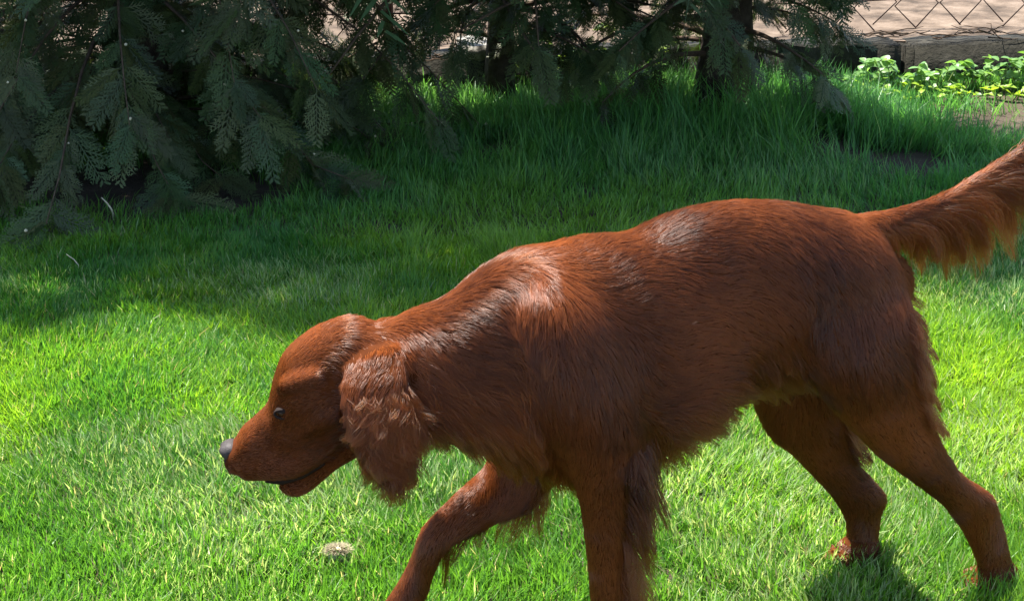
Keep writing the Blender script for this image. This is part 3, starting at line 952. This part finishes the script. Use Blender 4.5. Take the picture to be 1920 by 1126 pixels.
# ---- materials of the dog
def hide_mat():
    m, nt, p = new_mat('dog_hide')
    tc = nt.nodes.new('ShaderNodeTexCoord')
    n = nt.nodes.new('ShaderNodeTexNoise'); n.inputs['Scale'].default_value = 45; n.inputs['Detail'].default_value = 6
    nt.links.new(tc.outputs['Object'], n.inputs['Vector'])
    cr = nt.nodes.new('ShaderNodeValToRGB')
    cr.color_ramp.elements[0].color = (0.04, 0.0105, 0.003, 1); cr.color_ramp.elements[0].position = 0.3
    cr.color_ramp.elements[1].color = (0.085, 0.023, 0.006, 1); cr.color_ramp.elements[1].position = 0.7
    nt.links.new(n.outputs['Fac'], cr.inputs['Fac'])
    nt.links.new(cr.outputs['Color'], p.inputs['Base Color'])
    p.inputs['Roughness'].default_value = 0.9
    p.inputs['Specular IOR Level'].default_value = 0.05
    return m
def hair_mat(name, dark, light, rough=0.28, radial=0.35, coat=0.0, body_mix=0.0, body_cols=None, ior=1.6):
    m = bpy.data.materials.new(name); m.use_nodes = True
    nt = m.node_tree
    nt.nodes.remove(nt.nodes['Principled BSDF'])
    hb = nt.nodes.new('ShaderNodeBsdfHairPrincipled')
    hb.parametrization = 'COLOR'
    hb.inputs['Roughness'].default_value = rough
    hb.inputs['Radial Roughness'].default_value = radial
    hb.inputs['Coat'].default_value = coat
    hb.inputs['IOR'].default_value = ior
    at = nt.nodes.new('ShaderNodeAttribute'); at.attribute_name = 'shade'
    mx = nt.nodes.new('ShaderNodeMix'); mx.data_type = 'RGBA'
    mx.inputs['A'].default_value = (*dark, 1); mx.inputs['B'].default_value = (*light, 1)
    nt.links.new(at.outputs['Fac'], mx.inputs['Factor'])
    nt.links.new(mx.outputs['Result'], hb.inputs['Color'])
    if body_mix > 0:
        # soft under-layer shaded by the lie of the body under the coat
        nr = nt.nodes.new('ShaderNodeAttribute'); nr.attribute_name = 'skin_normal'
        mx2 = nt.nodes.new('ShaderNodeMix'); mx2.data_type = 'RGBA'
        mx2.inputs['A'].default_value = (*body_cols[0], 1); mx2.inputs['B'].default_value = (*body_cols[1], 1)
        nt.links.new(at.outputs['Fac'], mx2.inputs['Factor'])
        df = nt.nodes.new('ShaderNodeBsdfDiffuse')
        nt.links.new(mx2.outputs['Result'], df.inputs['Color'])
        nt.links.new(nr.outputs['Vector'], df.inputs['Normal'])
        ms = nt.nodes.new('ShaderNodeMixShader'); ms.inputs['Fac'].default_value = body_mix
        nt.links.new(hb.outputs[0], ms.inputs[1]); nt.links.new(df.outputs[0], ms.inputs[2])
        nt.links.new(ms.outputs[0], nt.nodes['Material Output'].inputs['Surface'])
    else:
        nt.links.new(hb.outputs[0], nt.nodes['Material Output'].inputs['Surface'])
    return m
M_HIDE = hide_mat()
M_COAT = hair_mat('chestnut_coat', (0.005, 0.0012, 0.0004), (0.036, 0.007, 0.0016), 0.16, 0.30, 0.0, 0.62, ((0.012, 0.003, 0.0011), (0.32, 0.092, 0.023)), 1.66)
M_FEATH = hair_mat('chestnut_feathering', (0.015, 0.003, 0.0008), (0.125, 0.028, 0.005), 0.30, 0.40, 0.0, 0.35, ((0.03, 0.007, 0.002), (0.36, 0.112, 0.027)), 1.45)

dog_root = Vector((HIND.x - 0.35, HIND.y - 0.17, 0))
dog = empty('dog', dog_root, label='chestnut red long-haired setter dog striding across the lawn with lowered head', category='dog')
body = obj('body', body_me, dog, M_HIDE)
body.location = -dog_root

# ---- fur
def fur():
    me = body_me
    me.calc_loop_triangles()
    nv = len(me.vertices)
    co = np.zeros(nv * 3); me.vertices.foreach_get('co', co); co = co.reshape(-1, 3)
    nt_ = len(me.loop_triangles)
    tri = np.zeros(nt_ * 3, dtype=np.int32); me.loop_triangles.foreach_get('vertices', tri); tri = tri.reshape(-1, 3)
    vn = np.zeros(nv * 3, dtype=np.float32); me.vertices.foreach_get('normal', vn); vn = vn.reshape(-1, 3).astype(float)
    # per-vertex nearest build ring -> chain, station, flow
    kd = kdtree.KDTree(len(RP))
    for i, p in enumerate(RP): kd.insert(p, i)
    kd.balance()
    vi = np.array([kd.find(Vector(p))[1] for p in co])
    vc = RC[vi]; vsn = RS[vi]
    names = [c['name'] for c in CHAINS]
    flow = np.zeros((nv, 3))
    down = np.array([0, 0, -1.0])
    # chain flow by row interpolation
    for ci, ch in enumerate(CHAINS):
        S = np.array([r[4] for r in ch['rows']]); Cc = np.array([tuple(r[0]) for r in ch['rows']])
        keep = np.concatenate([[True], np.diff(S) > 1e-6]); S = S[keep]; Cc = Cc[keep]
        T = np.gradient(Cc, axis=0); T /= np.linalg.norm(T, axis=1)[:, None] + 1e-9
        m = vc == ci
        if not m.any(): continue
        f = np.stack([np.interp(vsn[m], S, T[:, k]) for k in range(3)], 1) * ch['flow']
        flow[m] = f
    tw = np.array(TAILWARD); lf = np.array(LEFT)
    nm = np.array(names + ['paw'])[vc]
    g = np.full(nv, 0.35)
    g[nm == 'torso'] = 0.55
    g[np.isin(nm, ['ear', 'far_ear'])] = 0.5
    g[np.isin(nm, ['tail'])] = 0.35
    g[np.isin(nm, ['head', 'jaw', 'cheek', 'brow', 'lip'])] = 0.15
    flow = flow + down[None] * g[:, None]
    flow[nm == 'paw'] = -tw * 0.8 + down * 0.4
    # smooth flow over the mesh so neighbouring chains blend
    ne = len(me.edges); ed = np.zeros(ne * 2, dtype=np.int32); me.edges.foreach_get('vertices', ed); ed = ed.reshape(-1, 2)
    deg = np.bincount(ed.ravel(), minlength=nv).astype(float)[:, None]
    def smooth(a, it):
        for _ in range(it):
            b = np.zeros_like(a)
            for k in range(a.shape[1]):
                b[:, k] = np.bincount(ed[:, 0], a[ed[:, 1], k], nv) + np.bincount(ed[:, 1], a[ed[:, 0], k], nv)
            a = 0.3 * a + 0.7 * b / np.maximum(deg, 1)
        return a
    flow = smooth(flow, 70)
    # hair length
    L = np.full(nv, 0.022)
    px, py = project(co)
    back = vn @ tw
    up = vn[:, 2]
    tor = nm == 'torso'
    L[tor] = 0.024
    L[tor & (up < -0.25)] = 0.045
    L[tor & (up < -0.25) & (vsn > 5) & (vsn < 10)] = 0.055
    L[tor & (vsn > 8.5) & (up < 0.3)] = 0.03
    L[tor & (vsn > 9) & (up < -0.1)] = 0.045
    L[nm == 'head'] = 0.010
    L[(nm == 'head') & (vsn > 4.5)] = 0.008
    L[(nm == 'head') & (vsn < 1.5)] = 0.016
    L[np.isin(nm, ['cheek', 'brow', 'lip'])] = 0.007
    L[nm == 'jaw'] = 0.008
    ear = np.isin(nm, ['ear', 'far_ear'])
    L[ear] = 0.022 + 0.006 * np.clip(vsn[ear] - 1, 0, 4)
    L[ear & (back > 0.3)] = 0.055
    L[ear & (vsn < 1.3)] = 0.014
    for nme, lo, hi in (('fore_near', 4.2, 8.0), ('fore_far', 2.0, 5.2)):
        m = nm == nme
        L[m] = np.where(vsn[m] < lo - 0.5, 0.026, 0.013)
        f = m & (back > 0.25) & (vsn > lo - 0.3) & (vsn < hi)
        L[f] = 0.075
    m = nm == 'fore_near'; L[m & (vsn < 2) & (back < -0.2)] = 0.03
    for nme, lo, hi in (('hind_near', 2.5, 7.2), ('hind_far', 2.0, 6.0)):
        m = nm == nme
        L[m] = np.where(vsn[m] < 4.0, 0.023, 0.013)
        f = m & (back > 0.35) & (vsn < hi) & (vsn > 1)
        L[f] = np.interp(vsn[f], [1, 2.5, 4, 5.5, 7], [0.03, 0.042, 0.045, 0.03, 0.014])
    tl = nm == 'tail'
    L[tl] = np.interp(vsn[tl], [0, 1.5, 3, 8], [0.016, 0.018, 0.024, 0.05])
    L[nm == 'paw'] = 0.010
    L = smooth(L[:, None], 16)[:, 0]
    # tail fringe is long below
    f = tl & (up < 0.25)
    L[f] = np.interp(vsn[f], [0.8, 1.5, 2.2, 3.2, 4.5, 6.5, 8], [0.018, 0.035, 0.09, 0.13, 0.125, 0.12, 0.10])

    v0, v1, v2 = co[tri[:, 0]], co[tri[:, 1]], co[tri[:, 2]]
    area = 0.5 * np.linalg.norm(np.cross(v1 - v0, v2 - v0), axis=1)

    cen = (v0 + v1 + v2) / 3
    bald = np.zeros(len(tri), dtype=bool)
    nc = np.array(dp(434, 848, 0)[0])
    bald |= np.linalg.norm(cen - nc, axis=1) < 0.022
    for sg in (1, -1):
        ec = np.array(dp(529, 748, 0)[0]); rel = cen - ec
        lat = rel @ np.array(HEAD_L)
        pl = np.linalg.norm(rel - lat[:, None] * np.array(HEAD_L)[None], axis=1)
        bald |= (lat * sg > 0.02) & (lat * sg < 0.07) & (pl < 0.0085)
    def sample(weight, n):
        weight = np.where(bald, 0.0, weight)
        c = np.cumsum(area * weight); c /= c[-1]
        ti = np.searchsorted(c, rng.uniform(0, 1, n))
        a = rng.uniform(0, 1, n); b = rng.uniform(0, 1, n); sw = a + b > 1
        a[sw] = 1 - a[sw]; b[sw] = 1 - b[sw]
        bc = np.stack([1 - a - b, a, b], 1)
        tv = tri[ti]
        P = (co[tv] * bc[:, :, None]).sum(1)
        N = (vn[tv] * bc[:, :, None]).sum(1); N /= np.linalg.norm(N, axis=1)[:, None]
        Fl = (flow[tv] * bc[:, :, None]).sum(1)
        Ln = (L[tv] * bc).sum(1)
        return P, N, Fl, Ln, tv[:, 0]

    def grow(name, weight, n, npts, lift, grav, clump_n, clump, rad, mat, jit=0.10, wave=0.0, lscale=1.0, extra=None, tint=0.0, cap=9.0):
        P, N, Fl, Ln, v = sample(weight, n)
        Fl = Fl - N * (Fl * N).sum(1)[:, None]
        Fl /= np.linalg.norm(Fl, axis=1)[:, None] + 1e-9
        # broad swirl in the lie of the coat
        sw = (noise2(P[:, 0] + P[:, 1] * 0.4, P[:, 2], 13, 71) - 0.5) * 1.1 + (noise2(P[:, 0] + P[:, 1] * 0.4, P[:, 2], 45, 72) - 0.5) * 0.7
        sd = np.cross(N, Fl)
        Fl = Fl * np.cos(sw)[:, None] + sd * np.sin(sw)[:, None]
        lf_ = lift * rng.uniform(0.6, 1.4, n)
        D = Fl + N * lf_[:, None] + rng.normal(0, jit, (n, 3))
        if extra is not None: D = D + extra(P, N, v)
        D /= np.linalg.norm(D, axis=1)[:, None]
        ln = np.minimum(Ln, cap) * rng.uniform(0.7, 1.2, n) * lscale
        pts = np.zeros((n, npts, 3)); pts[:, 0] = P - N * 0.0006
        seg = ln / (npts - 1)
        ph = rng.uniform(0, 6.28, n)
        for k in range(1, npts):
            t = k / (npts - 1)
            pts[:, k] = pts[:, k - 1] + D * seg[:, None]
            D = D + down[None] * (grav * (0.4 + t))
            if wave: D = D + np.cross(N, Fl) * (wave * np.sin(ph + 5 * t))[:, None]
            D /= np.linalg.norm(D, axis=1)[:, None]
        # clumping
        ncl = max(4, int(n / clump_n))
        ci = rng.choice(n, ncl, replace=False)
        kd2 = kdtree.KDTree(ncl)
        for q, i in enumerate(ci): kd2.insert(P[i], q)
        kd2.balance()
        own = ci[np.array([kd2.find(p)[1] for p in P])]
        ok = (np.linalg.norm(P - P[own], axis=1) < 0.02) & ((N * N[own]).sum(1) > 0.5)
        tt = (np.linspace(0, 1, npts) ** 1.3)[None, :, None]
        tgt = pts[own]
        cf = clump * rng.uniform(0.5, 1.1, n)
        cf[~ok] = 0
        pts = pts * (1 - cf[:, None, None] * tt) + tgt * (cf[:, None, None] * tt)
        # keep out of the ground
        pts[:, :, 2] = np.maximum(pts[:, :, 2], 0.004)
        hc = bpy.data.hair_curves.new(name)
        hc.add_curves([npts] * n)
        hc.attributes['position'].data.foreach_set('vector', np.ascontiguousarray(pts.reshape(-1, 3), dtype=np.float32).ravel())
        ra = hc.attributes.get('radius') or hc.attributes.new('radius', 'FLOAT', 'POINT')
        prof = np.array([1 - 0.75 * (k / (npts - 1)) ** 1.5 for k in range(npts)])
        rr = (rad * rng.uniform(0.7, 1.3, n))[:, None] * prof[None]
        ra.data.foreach_set('value', rr.astype(np.float32).ravel())
        sh = hc.attributes.new('shade', 'FLOAT', 'CURVE')
        cs = rng.uniform(0, 1, n)
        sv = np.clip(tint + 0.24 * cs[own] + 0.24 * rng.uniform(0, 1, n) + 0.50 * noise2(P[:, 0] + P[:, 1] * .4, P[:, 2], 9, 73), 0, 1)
        sh.data.foreach_set('value', sv.astype(np.float32))
        sn = hc.attributes.new('skin_normal', 'FLOAT_VECTOR', 'CURVE')
        sn.data.foreach_set('vector', np.ascontiguousarray(N, dtype=np.float32).ravel())
        hc.materials.append(mat)
        o = bpy.data.objects.new(name, hc); COL.objects.link(o); o.parent = dog
        o.location = -dog_root; o['kind'] = 'stuff'
        return o

    tnm = nm[tri[:, 0]]; tL = L[tri[:, 0]]
    isface = np.isin(tnm, ['head', 'jaw', 'cheek', 'brow', 'lip']) & ~((tnm == 'head') & (vsn[tri[:, 0]] < 2.2))
    istail = tnm == 'tail'
    isear = np.isin(tnm, ['ear', 'far_ear'])
    isleg = np.array([x.startswith(('fore', 'hind')) for x in tnm])
    short = tL < 0.034
    coatw = np.where(isface, 3.0, 1.0) * np.where(short, 1.0, 1.2) * np.where(isleg & ~short, 0.4, 1.0)
    lowleg = isleg & (tL < 0.0185)
    coatw = np.where(isface | lowleg, 0.15, 1.0) * np.where(isleg & ~short, 0.7, 1.0)
    grow('coat', coatw, 300000, 5, 0.13, 0.045, 18, 0.42, 0.00026, M_COAT, 0.05, cap=0.027)
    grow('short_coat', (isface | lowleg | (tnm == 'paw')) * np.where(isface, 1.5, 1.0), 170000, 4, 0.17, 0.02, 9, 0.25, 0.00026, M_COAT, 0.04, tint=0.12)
    longb = ~isface & ~istail & ~isear & ~isleg & ~short
    grow('chest_and_belly_feathering', longb * 1.0, 16000, 8, 0.26, 0.15, 34, 0.85, 0.00036, M_FEATH, 0.16, 0.08, 1.15)
    grow('leg_feathering', (isleg & ~short) * 1.0, 6000, 10, 0.95, 0.17, 34, 0.95, 0.00038, M_FEATH, 0.16, 0.12, 1.15, None, -0.12)
    grow('tail_feathering', istail * np.where(tL > 0.03, 1.6, 0.4), 9000, 11, 0.16, 0.26, 55, 0.95, 0.00038, M_FEATH, 0.13, 0.06, 1.15, None, 0.25)
    grow('ear_feathering', isear * (vsn[tri[:, 0]] > 1.2), 15000, 9, 0.26, 0.08, 60, 0.9, 0.00038, M_FEATH, 0.22, 0.45, 1.25, lambda P, N, v: np.array(HEAD_T)[None] * 0.45, 0.22)
    # long locks on neck side and shoulder
    vs_t = vsn[tri[:, 0]]; up_t = up[tri[:, 0]]; bk_t = back[tri[:, 0]]
    neck = (tnm == 'torso') & (vs_t > 8.2) & (vs_t < 12.5) & (up_t < 0.75) & (up_t > -0.5)
    shl = (tnm == 'fore_near') & (vs_t < 2.5) & (bk_t < 0.1)
    grow('neck_and_shoulder_locks', neck * 1.0 + shl * 1.0, 6000, 9, 0.16, 0.10, 50, 0.85, 0.00034, M_FEATH, 0.14, 0.16, 1.2, lambda P, N, v: np.array([0, 0, -0.35])[None], 0.2)
fur()

# ---- eyes, nose, mouth
def ball(name, c, rx, ry, rz, mat, axes, seg=20):
    bm = bmesh.new()
    bmesh.ops.create_uvsphere(bm, u_segments=seg, v_segments=seg // 2 + 2, radius=1.0)
    for v in bm.verts:
        q = axes[0] * (v.co.x * rx) + axes[1] * (v.co.y * ry) + axes[2] * (v.co.z * rz)
        v.co = q
    me = bpy.data.meshes.new(name); bm.to_mesh(me); bm.free()
    for p in me.polygons: p.use_smooth = True
    o = obj(name, me, dog, mat); o.location = Vector(c) - dog_root
    return o
M_EYE, _, p = new_mat('eye_amber'); p.inputs['Specular IOR Level'].default_value = 0.3; p.inputs['Base Color'].default_value = (0.03, 0.012, 0.005, 1); p.inputs['Roughness'].default_value = 0.25
M_NOSE = noise_mat('nose_leather', [(0.3, (0.03, 0.024, 0.023)), (0.7, (0.05, 0.042, 0.04))], 300, 4, 0.6, 0.5, 500, 0.25, 0.001)
M_LIP = noise_mat('lip_skin', [(0.3, (0.010, 0.005, 0.004)), (0.7, (0.018, 0.010, 0.007))], 80, 4, 0.8, 0.0)
from mathutils.bvhtree import BVHTree
BV = BVHTree.FromPolygons([v.co.copy() for v in body_me.vertices], [tuple(p.vertices) for p in body_me.polygons])
def skin(px, py, sgn, depth=0.0):
    """point on the hide seen sideways at that photo pixel of the head plane"""
    c, _ = dp(px, py, 0)
    hit, nrm, _, _ = BV.ray_cast(c + HEAD_L * (0.3 * sgn), -HEAD_L * sgn)
    if hit is None: hit, nrm = BV.find_nearest(c)[:2]
    return hit + nrm * depth
AX = (HEAD_T, HEAD_L, Vector((0, 0, 1)))
for sgn in (1, -1):
    c = skin(529, 748, sgn, -0.0055)
    ball('eye', c, .0078, .0075, .0066, M_EYE, AX)
    lid = ball('upper_lid', c + Vector((0, 0, .0028)) + HEAD_L * (sgn * .0012), .0100, .0080, .0058, M_LIP, AX, 16)
    for v in lid.data.vertices: v.co.z = max(v.co.z, -0.0005 - 0.15 * v.co.x)
    pts = [c + HEAD_T * (0.0105 * math.cos(t)) + Vector((0, 0, 0.006 * math.sin(t))) + HEAD_L * (sgn * (0.0055 - 0.0015 * math.cos(2 * t))) - dog_root for t in np.linspace(0, 2 * math.pi, 15)]
    obj('eyelid', tube(pts, [0.0018] * 15, 6, 'eyelid', cap=False), dog, M_LIP)
c, _ = dp(438, 846, 0)
nose_dir = (dp(430, 850, 0)[0] - dp(480, 822, 0)[0]).normalized()
nose_up = HEAD_L.cross(nose_dir); nose_up = nose_up if nose_up.z > 0 else -nose_up
no = ball('nose', c, .0165, .019, .0175, M_NOSE, (nose_dir, HEAD_L, nose_up), 28)
for v in no.data.vertices:
    u = v.co.dot(nose_dir); w = v.co.dot(HEAD_L); h = v.co.dot(nose_up)
    sq = lambda q, r_: math.copysign((abs(q) / r_) ** 0.72 * r_, q)
    u2, w2, h2 = sq(u, .0165) * 0.82, sq(w, .019), sq(h, .0175)
    u2 += 0.004 * (h2 / .0175)                      # the pad slopes back below
    if u > 0 and abs(w) < .003: u2 -= .0022         # central groove
    v.co = nose_dir * u2 + HEAD_L * w2 * (1 - 0.2 * (h2 < 0)) + nose_up * h2
for sgn in (1, -1):
    q = Vector(c) + nose_dir * .0088 + HEAD_L * (sgn * .0125) - nose_up * .002
    ball('nostril', q, .0055, .0048, .0038, M_LIP, (nose_dir, HEAD_L, nose_up), 14)
for sgn in (1,-1):
    pts = []
    for (px, py) in ((500, 890), (516, 893), (530, 893), (548, 888), (568, 879), (590, 866), (610, 850)):
        pts.append(skin(px, py, sgn, 0.001) - dog_root)
    obj('lip', tube(pts, [.003, .005, .0054, .0046, .0038, .003, .0015], 8, 'lip'), dog, M_LIP)
